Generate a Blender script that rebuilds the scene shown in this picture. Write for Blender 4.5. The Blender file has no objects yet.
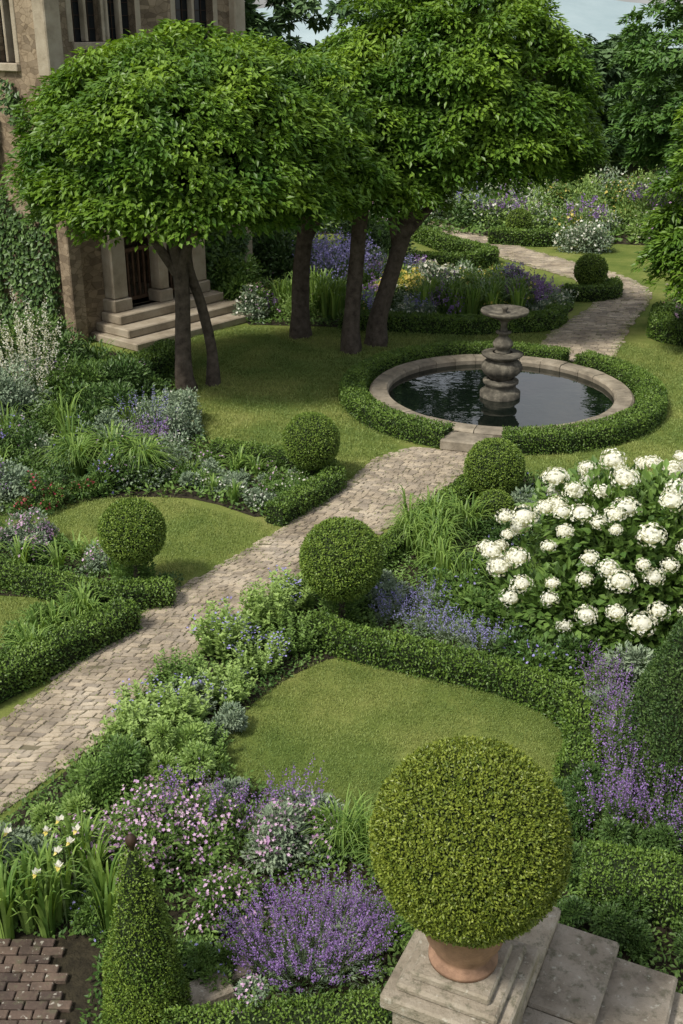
import bpy, bmesh, math, numpy as np
from mathutils import Vector, Matrix
rng = np.random.default_rng(11)
R = lambda a=0., b=1., n=None: rng.uniform(a, b, n)
scene = bpy.context.scene

# ------------------------------------------------------------------ mesh accumulator
def unit(a):
    a = np.asarray(a, float)
    return a / np.maximum(np.linalg.norm(a, axis=-1, keepdims=True), 1e-9)

class M:
    def __init__(s):
        s.V = []; s.n = 0; s.F = {3: [], 4: []}; s.I = {3: [], 4: []}; s.A = {3: [], 4: []}; s.S = {3: [], 4: []}
    def add(s, V, F, mat=0, rnd=0.5, smooth=False):
        V = np.asarray(V, float).reshape(-1, 3); F = np.asarray(F, int)
        if len(F) == 0: return
        k = F.shape[1]; m = len(F)
        s.V.append(V); s.F[k].append(F + s.n); s.n += len(V)
        s.I[k].append(np.full(m, mat)); s.S[k].append(np.full(m, smooth))
        s.A[k].append(np.broadcast_to(np.asarray(rnd, float), (m,)).copy())
    def build(s, name, mats, parent=None, loc=(0, 0, 0), rotz=0):
        me = bpy.data.meshes.new(name)
        V = np.concatenate(s.V)
        loops = []; starts = []; st = 0; I = []; A = []; S = []
        for k in (3, 4):
            if s.F[k]:
                f = np.concatenate(s.F[k]); loops.append(f.ravel())
                starts.append(st + np.arange(len(f)) * k); st += f.size
                I.append(np.concatenate(s.I[k])); A.append(np.concatenate(s.A[k])); S.append(np.concatenate(s.S[k]))
        loops = np.concatenate(loops); starts = np.concatenate(starts); I = np.concatenate(I); A = np.concatenate(A); S = np.concatenate(S)
        me.vertices.add(len(V)); me.vertices.foreach_set('co', V.astype(np.float32).ravel())
        me.loops.add(len(loops)); me.loops.foreach_set('vertex_index', loops.astype(np.int32))
        me.polygons.add(len(starts)); me.polygons.foreach_set('loop_start', starts.astype(np.int32))
        me.update(calc_edges=True)
        me.polygons.foreach_set('material_index', I.astype(np.int32))
        me.polygons.foreach_set('use_smooth', S.astype(bool))
        at = me.attributes.new('rnd', 'FLOAT', 'FACE'); at.data.foreach_set('value', A.astype(np.float32))
        for mt in mats: me.materials.append(mt)
        me.validate()
        ob = bpy.data.objects.new(name, me); scene.collection.objects.link(ob)
        ob.location = loc; ob.rotation_euler = (0, 0, rotz)
        if parent: ob.parent = parent
        return ob

def empty(name, loc=(0, 0, 0), rotz=0):
    e = bpy.data.objects.new(name, None); e.location = loc; e.rotation_euler = (0, 0, rotz)
    e.empty_display_size = .2
    scene.collection.objects.link(e); return e

# ------------------------------------------------------------------ primitives
def leaves(m, P, D, N, L, W, mat=0, rnd=None, fold=.18):
    P = np.asarray(P, float); n = len(P)
    if n == 0: return
    D = unit(D); S = unit(np.cross(N, D)); N2 = np.cross(D, S)
    L = np.broadcast_to(np.asarray(L, float), (n,))[:, None]; W = np.broadcast_to(np.asarray(W, float), (n,))[:, None]
    v = np.empty((n, 4, 3))
    v[:, 0] = P; v[:, 1] = P + D * L * .45 + S * W * .5 + N2 * W * fold
    v[:, 2] = P + D * L; v[:, 3] = P + D * L * .45 - S * W * .5 + N2 * W * fold
    f = np.arange(n * 4).reshape(n, 4)
    if rnd is None: rnd = R(0, 1, n)
    m.add(v.reshape(-1, 3), f, mat, rnd)

def rdir(n):
    return unit(rng.normal(size=(n, 3)))

def box(m, c, size, mat=0, bevel=.01, rotz=0, rnd=.5, jit=0):
    bm = bmesh.new(); bmesh.ops.create_cube(bm, size=1)
    bmesh.ops.scale(bm, vec=size, verts=bm.verts)
    if jit:
        for v in bm.verts: v.co.x += R(-jit, jit); v.co.y += R(-jit, jit); v.co.z += R(-jit, jit) * .4
    if bevel > 0: bmesh.ops.bevel(bm, geom=bm.edges[:] , offset=bevel, segments=1, affect='EDGES')
    bm.verts.index_update()
    V = np.array([v.co[:] for v in bm.verts]); ca, sa = math.cos(rotz), math.sin(rotz)
    V = np.stack([V[:, 0] * ca - V[:, 1] * sa, V[:, 0] * sa + V[:, 1] * ca, V[:, 2]], 1) + np.array(c)
    F3 = [[v.index for v in f.verts] for f in bm.faces if len(f.verts) == 3]
    F4 = [[v.index for v in f.verts] for f in bm.faces if len(f.verts) == 4]
    bm.free()
    m.add(V, F4, mat, rnd)
    if F3:
        m.add(V, F3, mat, rnd)

def lathe(m, prof, c=(0, 0, 0), seg=48, mat=0, rnd=.5, smooth=True, lobes=0, amp=0):
    a = np.linspace(0, 2 * np.pi, seg, endpoint=False); V = []
    for (r, z) in prof:
        rr = r * (1 + amp * np.abs(np.sin(a * lobes / 2))) if lobes else np.full(seg, r)
        V.append(np.stack([rr * np.cos(a), rr * np.sin(a), np.full(seg, z)], 1))
    V = np.concatenate(V) + np.array(c); k = len(prof); F = []
    for i in range(k - 1):
        j = np.arange(seg); jn = (j + 1) % seg
        F.append(np.stack([i * seg + j, i * seg + jn, (i + 1) * seg + jn, (i + 1) * seg + j], 1))
    m.add(V, np.concatenate(F), mat, rnd, smooth)

def tube(m, pts, rad, seg=9, mat=0, wob=0.0):
    pts = np.asarray(pts, float); rad = np.asarray(rad, float)
    n = len(pts); t = np.linspace(0, n - 1, (n - 1) * 5 + 1)
    def cr(arr):
        out = []
        for x in t:
            i = min(int(x), n - 2); u = x - i
            p0 = arr[max(i - 1, 0)]; p1 = arr[i]; p2 = arr[i + 1]; p3 = arr[min(i + 2, n - 1)]
            out.append(.5 * (2 * p1 + (p2 - p0) * u + (2 * p0 - 5 * p1 + 4 * p2 - p3) * u * u + (3 * p1 - p0 - 3 * p2 + p3) * u ** 3))
        return np.array(out)
    P = cr(pts); r = np.maximum(cr(rad), .004)
    T = unit(np.gradient(P, axis=0)); ref = np.array([1, 0, 0.13]); A = unit(np.cross(T, ref)); B = np.cross(T, A)
    a = np.linspace(0, 2 * np.pi, seg, endpoint=False); V = []
    ph = R(0, 6)
    for i in range(len(P)):
        rr = r[i] * (1 + wob * np.sin(3 * a + ph + i * .35) + wob * .6 * np.sin(5 * a + i * .7))
        V.append(P[i] + rr[:, None] * (np.cos(a)[:, None] * A[i] + np.sin(a)[:, None] * B[i]))
    V = np.concatenate(V); F = []
    for i in range(len(P) - 1):
        j = np.arange(seg); jn = (j + 1) % seg
        F.append(np.stack([i * seg + j, i * seg + jn, (i + 1) * seg + jn, (i + 1) * seg + j], 1))
    m.add(V, np.concatenate(F), mat, .5, True)

def wobble(P, s=1.0):
    x, y, z = P[:, 0] * s, P[:, 1] * s, P[:, 2] * s
    return (np.sin(3.1 * x + 1.7 * y + 2.3 * z) + np.sin(5.3 * y - 4.1 * z + 1.1 * x + 2) + np.sin(7.7 * x + 6.1 * z - 3.3 * y + 4)) / 3

# ------------------------------------------------------------------ materials
def new_mat(name):
    mt = bpy.data.materials.new(name); mt.use_nodes = True; nt = mt.node_tree
    for n in list(nt.nodes): nt.nodes.remove(n)
    out = nt.nodes.new('ShaderNodeOutputMaterial'); return mt, nt, out
def nd(nt, t, **kw):
    n = nt.nodes.new(t)
    for k, v in kw.items(): setattr(n, k, v)
    return n
def mixc(nt, fac, a, b, blend='MIX'):
    n = nd(nt, 'ShaderNodeMix', data_type='RGBA', blend_type=blend)
    for s, v in ((0, fac), (6, a), (7, b)):
        if isinstance(v, (int, float)): n.inputs[s].default_value = v
        elif isinstance(v, tuple): n.inputs[s].default_value = (*v[:3], 1)
        else: nt.links.new(v, n.inputs[s])
    return n.outputs[2]
def noise(nt, scale, detail=4, rough=.6, vec=None):
    n = nd(nt, 'ShaderNodeTexNoise'); n.inputs['Scale'].default_value = scale; n.inputs['Detail'].default_value = detail
    n.inputs['Roughness'].default_value = rough
    if vec is None:
        g = nd(nt, 'ShaderNodeNewGeometry'); vec = g.outputs['Position']
    nt.links.new(vec, n.inputs['Vector']); return n.outputs['Fac']
def ramp(nt, fac, stops):
    n = nd(nt, 'ShaderNodeValToRGB'); cr = n.color_ramp
    cr.elements[0].position = stops[0][0]; cr.elements[0].color = (*stops[0][1], 1)
    cr.elements[1].position = stops[-1][0]; cr.elements[1].color = (*stops[-1][1], 1)
    for p, c in stops[1:-1]:
        e = cr.elements.new(p); e.color = (*c, 1)
    nt.links.new(fac, n.inputs[0]); return n.outputs[0]

def leafmat(name, dark, light, trans=.3, rough=.5, ns=1.2, spec=.35, nmix=0, lo=(.74, .76, .74), hi=(1.1, 1.08, 1.0)):
    mt, nt, out = new_mat(name)
    at = nd(nt, 'ShaderNodeAttribute', attribute_name='rnd')
    c = mixc(nt, at.outputs['Fac'], dark, light)
    if nmix:
        nz = ramp(nt, noise(nt, ns, 1), [(.35, lo), (.65, hi)])
        c = mixc(nt, 1.0, c, nz, 'MULTIPLY')
    p = nd(nt, 'ShaderNodeBsdfPrincipled'); nt.links.new(c, p.inputs['Base Color'])
    p.inputs['Roughness'].default_value = rough; p.inputs['Specular IOR Level'].default_value = spec
    if trans > 0:
        tr = nd(nt, 'ShaderNodeBsdfTranslucent')
        tc = mixc(nt, 1.0, c, (1.2, 1.15, .5), 'MULTIPLY'); nt.links.new(tc, tr.inputs['Color'])
        mx = nd(nt, 'ShaderNodeMixShader'); mx.inputs[0].default_value = trans
        nt.links.new(p.outputs[0], mx.inputs[1]); nt.links.new(tr.outputs[0], mx.inputs[2]); nt.links.new(mx.outputs[0], out.inputs[0])
    else: nt.links.new(p.outputs[0], out.inputs[0])
    return mt

def solidmat(name, stops, ns=3., rough=.85, bump=.3, bscale=30., rndmix=0., spec=.3, extra=None, bdist=.02):
    mt, nt, out = new_mat(name)
    c = ramp(nt, noise(nt, ns, 8, .65), stops)
    if rndmix:
        at = nd(nt, 'ShaderNodeAttribute', attribute_name='rnd')
        k = ramp(nt, at.outputs['Fac'], [(0, (1 - rndmix, 1 - rndmix, 1 - rndmix * .9)), (1, (1 + rndmix, 1 + rndmix * .95, 1 + rndmix * .8))])
        c = mixc(nt, 1., c, k, 'MULTIPLY')
    if extra: c = extra(nt, c)
    p = nd(nt, 'ShaderNodeBsdfPrincipled'); nt.links.new(c, p.inputs['Base Color'])
    p.inputs['Roughness'].default_value = rough; p.inputs['Specular IOR Level'].default_value = spec
    if bump:
        b = nd(nt, 'ShaderNodeBump'); b.inputs['Strength'].default_value = bump; b.inputs['Distance'].default_value = bdist
        nt.links.new(noise(nt, bscale, 6, .7), b.inputs['Height']); nt.links.new(b.outputs[0], p.inputs['Normal'])
    nt.links.new(p.outputs[0], out.inputs[0]); return mt

def lichen(nt, c):
    f = ramp(nt, noise(nt, 14, 5, .7), [(.52, (0, 0, 0)), (.66, (.75, .75, .75))])
    c = mixc(nt, f, c, (.10, .10, .06))
    f2 = ramp(nt, noise(nt, 22, 3, .6), [(.62, (0, 0, 0)), (.70, (.7, .7, .7))])
    return mixc(nt, f2, c, (.50, .48, .40))
MAT = {}
MAT['box'] = leafmat('boxwood_leaf', (.045, .095, .014), (.15, .24, .036), 0, .45)
MAT['boxball'] = leafmat('boxwood_ball_leaf', (.06, .12, .014), (.20, .285, .042), 0, .45)
MAT['boxbig'] = leafmat('boxwood_big_leaf', (.065, .105, .010), (.235, .285, .038), 0, .42)
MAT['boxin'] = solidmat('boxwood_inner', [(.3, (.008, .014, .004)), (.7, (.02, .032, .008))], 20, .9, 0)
MAT['yew'] = leafmat('yew_leaf', (.024, .06, .014), (.085, .145, .032), 0, .5)
MAT['tree'] = leafmat('tree_leaf', (.055, .135, .016), (.19, .33, .045), .3, .42, 1.1, nmix=1, lo=(.66, .74, .75), hi=(1.28, 1.15, .95))
MAT['tree2'] = leafmat('dark_tree_leaf', (.04, .11, .022), (.12, .23, .045), .2, .45)
MAT['far'] = leafmat('far_tree_leaf', (.04, .09, .03), (.10, .17, .06), 0, .6)
MAT['bark'] = solidmat('bark', [(.3, (.035, .026, .018)), (.7, (.13, .105, .08))], 9, .9, .8, 26)
MAT['green'] = leafmat('mid_green_leaf', (.055, .12, .024), (.18, .29, .062), .15, .5)
MAT['lime'] = leafmat('light_green_leaf', (.15, .26, .06), (.34, .47, .14), .25, .5)
MAT['grey'] = leafmat('grey_green_leaf', (.11, .17, .10), (.30, .37, .24), 0, .6)
MAT['dark'] = leafmat('deep_green_leaf', (.03, .072, .016), (.10, .175, .04), 0, .45)
MAT['blade'] = leafmat('blade_leaf', (.09, .18, .035), (.27, .40, .09), .3, .45)
MAT['grass'] = leafmat('grass_blade', (.145, .215, .05), (.315, .385, .12), .15, .6, .75, nmix=1, lo=(.80, .88, .82), hi=(1.2, 1.08, 1.1))
def petal(name, a, b): return leafmat(name, a, b, .3, .6, 3, .2)
MAT['white'] = petal('white_petal', (.76, .76, .69), (.90, .895, .86))
MAT['purple'] = petal('purple_petal', (.20, .10, .36), (.45, .30, .64))
MAT['blue'] = petal('blue_petal', (.22, .20, .52), (.45, .42, .78))
MAT['pink'] = petal('mauve_petal', (.46, .26, .48), (.76, .56, .74))
MAT['pale'] = petal('pale_petal', (.55, .55, .48), (.82, .80, .72))
MAT['yellow'] = petal('yellow_petal', (.6, .5, .1), (.8, .7, .25))
MAT['red'] = petal('crimson_petal', (.30, .03, .06), (.55, .10, .14))
MAT['stem'] = leafmat('stem', (.08, .12, .04), (.15, .21, .08), 0, .6)
MAT['soil'] = solidmat('soil', [(.3, (.02, .016, .009)), (.7, (.06, .05, .028))], 12, .95, .9, 40, bdist=.04)
MAT['stone'] = solidmat('limestone', [(.25, (.18, .145, .10)), (.5, (.34, .29, .215)), (.8, (.46, .41, .325))], 2.2, .85, .5, 28)
def wallx(nt, c):
    tc = nd(nt, 'ShaderNodeTexCoord')
    v = nd(nt, 'ShaderNodeTexVoronoi'); v.inputs['Scale'].default_value = 5.2
    mp = nd(nt, 'ShaderNodeMapping'); mp.inputs['Scale'].default_value = (1, 1, 1.9)
    nt.links.new(tc.outputs['Object'], mp.inputs['Vector']); nt.links.new(mp.outputs[0], v.inputs['Vector'])
    k = ramp(nt, v.outputs['Color'], [(0.1, (.6, .56, .52)), (.9, (1.2, 1.15, 1.08))])
    c = mixc(nt, 1., c, k, 'MULTIPLY')
    v2 = nd(nt, 'ShaderNodeTexVoronoi', feature='DISTANCE_TO_EDGE'); v2.inputs['Scale'].default_value = 5.2
    nt.links.new(mp.outputs[0], v2.inputs['Vector'])
    e = ramp(nt, v2.outputs['Distance'], [(0., (.6, .57, .52)), (.06, (1, 1, 1))])
    return mixc(nt, 1., c, e, 'MULTIPLY')
MAT['wall'] = solidmat('rubble_stone_wall', [(.25, (.13, .10, .07)), (.5, (.26, .21, .15)), (.8, (.40, .34, .26))], 1.5, .9, .6, 20, extra=wallx)
MAT['fount'] = solidmat('weathered_stone', [(.3, (.035, .032, .024)), (.5, (.10, .09, .07)), (.75, (.26, .235, .18))], 7, .85, .7, 35)
MAT['rim'] = solidmat('pool_rim_stone', [(.28, (.11, .095, .07)), (.55, (.26, .225, .17)), (.8, (.40, .355, .28))], 4, .8, .4, 30, rndmix=.15)
MAT['sett'] = solidmat('path_setts', [(.3, (.19, .155, .11)), (.55, (.36, .305, .23)), (.8, (.51, .45, .355))], 1.6, .8, .6, 45, rndmix=.26)
MAT['joint'] = solidmat('path_joint', [(.35, (.09, .085, .045)), (.65, (.20, .17, .115))], 3, .95, .6, 50)
MAT['brick'] = solidmat('terrace_brick', [(.3, (.06, .045, .035)), (.7, (.155, .11, .085))], 7, .85, .7, 40, rndmix=.35, extra=lichen)
MAT['terra'] = solidmat('terracotta', [(.3, (.17, .10, .065)), (.7, (.38, .23, .15))], 9, .8, .4, 40)
MAT['slab'] = solidmat('slab_stone', [(.25, (.14, .115, .085)), (.45, (.29, .25, .19)), (.8, (.45, .40, .325))], 5, .75, .7, 50, rndmix=.15, extra=lichen)
MAT['wood'] = solidmat('dark_wood', [(.3, (.018, .010, .006)), (.7, (.06, .034, .02))], 10, .6, .3, 30)
MAT['roof'] = solidmat('roof_slate', [(.3, (.10, .09, .08)), (.7, (.2, .18, .15))], 4, .8, .4, 20)
def glassmat():
    mt, nt, out = new_mat('window_glass'); p = nd(nt, 'ShaderNodeBsdfPrincipled')
    p.inputs['Base Color'].default_value = (.015, .018, .02, 1); p.inputs['Roughness'].default_value = .08
    nt.links.new(p.outputs[0], out.inputs[0]); return mt
MAT['glass'] = glassmat()
def watermat():
    mt, nt, out = new_mat('pool_water'); p = nd(nt, 'ShaderNodeBsdfPrincipled')
    p.inputs['Base Color'].default_value = (.004, .007, .005, 1); p.inputs['Roughness'].default_value = .01; p.inputs['IOR'].default_value = 1.6
    b = nd(nt, 'ShaderNodeBump'); b.inputs['Strength'].default_value = .15; b.inputs['Distance'].default_value = .02
    nt.links.new(noise(nt, 2.6, 3), b.inputs['Height']); nt.links.new(b.outputs[0], p.inputs['Normal'])
    nt.links.new(p.outputs[0], out.inputs[0]); return mt
MAT['water'] = watermat()
def grassground():
    mt, nt, out = new_mat('lawn')
    c = ramp(nt, noise(nt, .75, 6, .65), [(.3, (.09, .14, .032)), (.48, (.15, .195, .05)), (.6, (.215, .245, .075)), (.75, (.27, .27, .11))])
    f = ramp(nt, noise(nt, 60, 4, .8), [(.3, (.6, .62, .55)), (.7, (1.25, 1.22, 1.1))])
    c = mixc(nt, 1., c, f, 'MULTIPLY')
    p = nd(nt, 'ShaderNodeBsdfPrincipled'); nt.links.new(c, p.inputs['Base Color']); p.inputs['Roughness'].default_value = .95
    p.inputs['Specular IOR Level'].default_value = .1
    b = nd(nt, 'ShaderNodeBump'); b.inputs['Strength'].default_value = .6; b.inputs['Distance'].default_value = .03
    nt.links.new(noise(nt, 90, 4, .8), b.inputs['Height']); nt.links.new(b.outputs[0], p.inputs['Normal'])
    nt.links.new(p.outputs[0], out.inputs[0]); return mt
MAT['lawn'] = grassground()

# ------------------------------------------------------------------ ground
m = M(); g = 26
xs = np.linspace(-300, 300, g); X, Y = np.meshgrid(xs, xs + 250)
idx = np.arange(g * g).reshape(g, g)
m.add(np.stack([X.ravel(), Y.ravel(), np.zeros(g * g)], 1), np.stack([idx[:-1, :-1].ravel(), idx[:-1, 1:].ravel(), idx[1:, 1:].ravel(), idx[1:, :-1].ravel()], 1))
m.build('ground', [MAT['lawn']])

def inpoly(P, poly):
    x, y = P[:, 0], P[:, 1]; r = np.zeros(len(P), bool); n = len(poly); j = n - 1
    for i in range(n):
        xi, yi = poly[i]; xj, yj = poly[j]
        c = ((yi > y) != (yj > y)) & (x < (xj - xi) * (y - yi) / (yj - yi + 1e-12) + xi)
        r ^= c; j = i
    return r
def area(poly):
    p = np.array(poly); q = np.roll(p, -1, 0); return abs((p[:, 0] * q[:, 1] - q[:, 0] * p[:, 1]).sum()) / 2
def scatter(poly, n):
    p = np.array(poly); lo, hi = p.min(0), p.max(0); out = []; k = 0
    while k < n:
        q = R(0, 1, (n * 2, 2)) * (hi - lo) + lo; q = q[inpoly(q, poly)]; out.append(q); k += len(q)
    return np.concatenate(out)[:n]
def smooth_poly(poly, it=2):
    p = np.array(poly, float)
    for _ in range(it):
        q = np.roll(p, -1, 0); a = .75 * p + .25 * q; b = .25 * p + .75 * q
        p = np.stack([a, b], 1).reshape(-1, 2)
    return p
def flat(name, poly, z, mat, sm=2):
    p = smooth_poly(poly, sm) if sm else np.array(poly, float)
    bm = bmesh.new(); vs = [bm.verts.new((a, b, z)) for a, b in p]; f = bm.faces.new(vs)
    if f.normal.z < 0: f.normal_flip()
    bmesh.ops.triangulate(bm, faces=[f]); me = bpy.data.meshes.new(name); bm.to_mesh(me); bm.free()
    me.materials.append(mat); ob = bpy.data.objects.new(name, me); scene.collection.objects.link(ob); return ob

BEDS = {
 'border': [(-9, 13.2), (-4.2, 12.4), (-3.3, 13.1), (-2.45, 13.2), (-1.8, 13.1), (-.85, 12.35), (.05, 13.4), (-.25, 13.9), (-1.8, 14.8), (-2.3, 16.2), (-2.6, 18.3), (-3.6, 19.6), (-4.6, 20.4), (-9, 20.5)],
 'front': [(-2.6, 6.8), (-2.0, 7.9), (-1.0, 7.45), (.1, 6.75), (1.2, 6.75), (1.9, 7.2), (4.5, 7.4), (4.5, 5.2), (1.2, 4.8), (-3.3, 4.6), (-3.3, 5.4)],
 'strip': [(-2.3, 7.3), (-1.85, 8.3), (-1.3, 9.45), (-.72, 10.6), (.0, 11.2), (.4, 10.4), (.3, 9.3), (-.3, 9.1), (-.95, 8.2), (-1.05, 7.3)],
 'right': [(.0, 9.5), (.35, 11.3), (1.1, 12.8), (1.85, 13.9), (3.2, 13.9), (6, 13.2), (6, 6.8), (2.1, 6.9), (2.3, 8.2), (1.3, 8.9)],
 'leftpink': [(-7, 10.9), (-2.4, 10.3), (-1.9, 10.5), (-2.3, 11.0), (-3.3, 11.7), (-7, 12.3)],
 'leftiris': [(-3.6, 8.2), (-3.3, 9.7), (-2.8, 10.2), (-2.3, 10), (-2.5, 9.6), (-3.3, 8.2)],
 'far': [(-2.6, 22.3), (.2, 22.0), (2.5, 21.6), (4.1, 22.0), (5.3, 24.0), (4.9, 26), (2.5, 27), (0, 30), (-3, 30)],
 'farright': [(6.3, 21.4), (7.4, 24.5), (9, 28), (14, 28), (14, 20), (7, 20)],
 'farback': [(-2, 33), (3, 33), (6, 32), (9, 31), (14, 31), (18, 42), (-4, 42)],
}
for k, p in BEDS.items():
    flat('garden_bed_soil', p, .006, MAT['soil'], 1)
    near = k in ('front', 'strip', 'right', 'leftiris', 'leftpink'); n = int(area(p) * (1500 if near else 450 if k != 'farback' else 60))
    q = scatter(smooth_poly(p, 1), n)
    if k == 'front': q = q[~((q[:, 0] < -1.6) & (q[:, 1] < 5.6))]
    n = len(q); wv = wobble(np.c_[q, q[:, 0] * 0], 1.3); z = R(0, 1, n) * (.09 + .06 * wv)
    m = M(); Ls = .045 if near else .08 if k != 'farback' else .2
    leaves(m, np.c_[q, np.maximum(z, .008)], np.c_[rng.normal(size=(n, 2)), R(0, 1.0, n)], np.c_[rng.normal(size=(n, 2)) * .5, np.ones(n)], Ls * R(.6, 1.3, n), Ls * .5, 0, np.clip(.4 + .4 * wv + R(-.3, .3, n), 0, 1))
    m.build('ground_cover_plants', [MAT['green']])

# ------------------------------------------------------------------ paths
def setts(name, Lp, Rp, row=.095, z0=.012, ln=(.10, .22), base='joint', mat='sett'):
    Lp = np.array(Lp, float); Rp = np.array(Rp, float)
    def cum(p): return np.concatenate([[0], np.cumsum(np.linalg.norm(np.diff(p, axis=0), axis=1))])
    def res(p, n):
        c = cum(p); t = np.linspace(0, c[-1], n); q = np.stack([np.interp(t, c, p[:, i]) for i in (0, 1)], 1)
        for _ in range(n // 6 + 2):
            q[1:-1] = .25 * q[:-2] + .5 * q[1:-1] + .25 * q[2:]
        return q
    total = (cum(Lp)[-1] + cum(Rp)[-1]) / 2; n = int(total / row)
    A = res(Lp, n + 1); B = res(Rp, n + 1)
    e = empty(name); mb = M()
    V = np.concatenate([np.c_[A, np.full(n + 1, .010)], np.c_[B, np.full(n + 1, .010)]]); i = np.arange(n)
    mb.add(V, np.stack([i, n + 1 + i, n + 2 + i, i + 1], 1)); mb.build('joint_bed', [MAT[base]], e)
    mm = M(); VV = []; FF = []; RR = []; k = 0
    faces = []
    for a in range(2):
        for s in range(4): faces.append([a * 4 + s, a * 4 + (s + 1) % 4, a * 4 + 4 + (s + 1) % 4, a * 4 + 4 + s])
    faces.append([8, 9, 10, 11]); faces = np.array(faces)
    und = lambda u, r: .018 * math.sin(u * 7 + r * .045) + .010 * math.sin(u * 17 + r * .11 + 2)
    for r in range(n):
        w = np.linalg.norm(B[r] - A[r]); x = R(-.12, 0)
        while x < w:
            l = R(*ln); x0 = max(x, R(-.07, .02)); x1 = min(x + l, w + R(-.03, .07)); x += l
            if x1 - x0 < .03 or R() < .012: continue
            g0 = R(.002, .006); u0 = (x0 + g0) / w; u1 = (x1 - g0) / w
            f0 = R(.02, .08) ; f1 = R(.92, .99)
            def pt(u, f):
                p0 = A[r] + (B[r] - A[r]) * u; p1 = A[r + 1] + (B[r + 1] - A[r + 1]) * u; q = p0 + (p1 - p0) * f
                dd = unit(p1 - p0); return q + dd * und(u, r)
            c = np.array([pt(u0, f0), pt(u1, f0), pt(u1, f1), pt(u0, f1)]) + R(-.005, .005, (4, 2))
            ce = c.mean(0); h = z0 + R(.003, .013); ins = .84
            V = np.zeros((12, 3)); V[:4, :2] = c; V[:4, 2] = .004; V[4:8, :2] = c; V[4:8, 2] = h - .006
            V[8:, :2] = ce + (c - ce) * ins; V[8:, 2] = h + R(-.003, .003, 4)
            VV.append(V); FF.append(faces + k * 12); RR.append(np.full(9, R(0, 1))); k += 1
    mm.add(np.concatenate(VV), np.concatenate(FF), 0, np.concatenate(RR)); mm.build('setts', [MAT[mat]], e)
    k = int(total * 700); f = R(0, n, k); i0 = np.minimum(f.astype(int), n - 1)
    e_ = np.where(R(0, 1, k) < .5, np.abs(rng.normal(0, .05, k)), 1 - np.abs(rng.normal(0, .05, k))); e_ = np.where(R(0, 1, k) < .22, R(0, 1, k), e_)
    P = A[i0] + (B[i0] - A[i0]) * e_[:, None] + R(-.03, .03, (k, 2))
    mw = M(); leaves(mw, np.c_[P, np.full(k, .012)], np.c_[rng.normal(size=(k, 2)), R(.3, 1.5, k)], rdir(k), R(.015, .035, k), .009, 0); mw.build('edge_weeds', [MAT['grass']], e)
setts('cobbled_path', [(-4.7, 4.7), (-3.75, 6.6), (-3.0, 8.1), (-2.31, 9.53), (-1.9, 10.4), (-1.02, 11.7), (-.4, 12.75), (.14, 13.77), (.5, 14.6), (1.05, 15.0)],
      [(-3.7, 4.7), (-2.75, 6.7), (-2.32, 7.43), (-1.87, 8.17), (-1.34, 9.34), (-.77, 10.5), (.25, 11.75), (1.0, 12.9), (1.65, 14.0), (2.05, 14.75)], row=.066, ln=(.06, .15))
setts('cobbled_path', [(3.5, 19.7), (4.1, 21.4), (5.6, 24.0), (6.0, 25.4), (5.6, 26.8), (4.6, 28.6), (3.1, 32), (1.6, 35)],
      [(4.9, 19.3), (5.84, 22.0), (6.9, 24.3), (7.2, 25.8), (6.8, 27.4), (5.9, 29.0), (4.3, 32.4), (2.8, 35.4)], row=.11, ln=(.11, .24))

# ------------------------------------------------------------------ lawns blades
def grassblades(name, poly, dens, h=.03, w=.006, excl=None):
    n = int(area(poly) * dens); p = scatter(poly, n) + rng.normal(0, .04, (n, 2)); z = np.zeros(n)
    bare = .5 + .5 * wobble(np.c_[p, z], 2.1) + .4 * wobble(np.c_[p, z], 5.) ; p = p[R(0, 1, n) < .4 + bare]
    if excl is not None: p = p[excl(p)]
    n = len(p); a = R(0, 2 * np.pi, n); lean = R(.1, 1.2, n)
    D = np.stack([np.cos(a) * lean, np.sin(a) * lean, np.ones(n)], 1); N = rdir(n)
    m = M(); z = np.zeros(n); cl = .48 + .25 * wobble(np.c_[p, z], .6) + .2 * wobble(np.c_[p, z], 3.1) + R(-.35, .35, n)
    leaves(m, np.c_[p, z], D, N, h * R(.5, 1.3, n), w, 0, np.clip(cl, 0, 1)); m.build(name, [MAT['grass']])
grassblades('lawn_grass', [(-.3, 9.1), (.92, 8.85), (1.75, 8.5), (1.95, 7.85), (1.7, 7.1), (1.2, 6.7), (.1, 6.7), (-1.1, 7.2), (-1.1, 7.9), (-.7, 8.6)], 9500, .027, .006)
grassblades('lawn_grass', [(-3.6, 13.1), (-2.35, 13.2), (-.8, 12.2), (-1.0, 11.8), (-2.0, 10.5), (-2.4, 11.0), (-3.4, 11.8), (-6, 12.2), (-6, 13.0)], 5000, .034, .008)
grassblades('lawn_grass', [(-6, 10.8), (-2.95, 10.3), (-2.7, 9.6), (-3.3, 8.6), (-6, 8.6)], 5000, .034, .008)
def exc(p):
    d = np.hypot(p[:, 0] - 2.6, p[:, 1] - 17.3) > 2.6
    d &= ~inpoly(p, [(-.4, 12.75), (.14, 13.77), (.55, 14.7), (1.0, 15.3), (2.1, 15), (1.9, 14.0), (1.2, 13)])
    return d & ~inpoly(p, [(3.5, 19.4), (4.1, 21.4), (5.9, 22.2), (4.8, 19.2)])
grassblades('lawn_grass', [(-.3, 13.9), (-2.0, 14.9), (-2.5, 17.5), (-3.6, 19.6), (-3.4, 21.5), (-2.4, 22), (.5, 21.9), (4, 21.4), (6.5, 20.4), (9, 19.5), (9, 13.5), (3.2, 13.7), (1.9, 14), (.2, 13.6)], 1900, .045, .012, exc)

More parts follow.
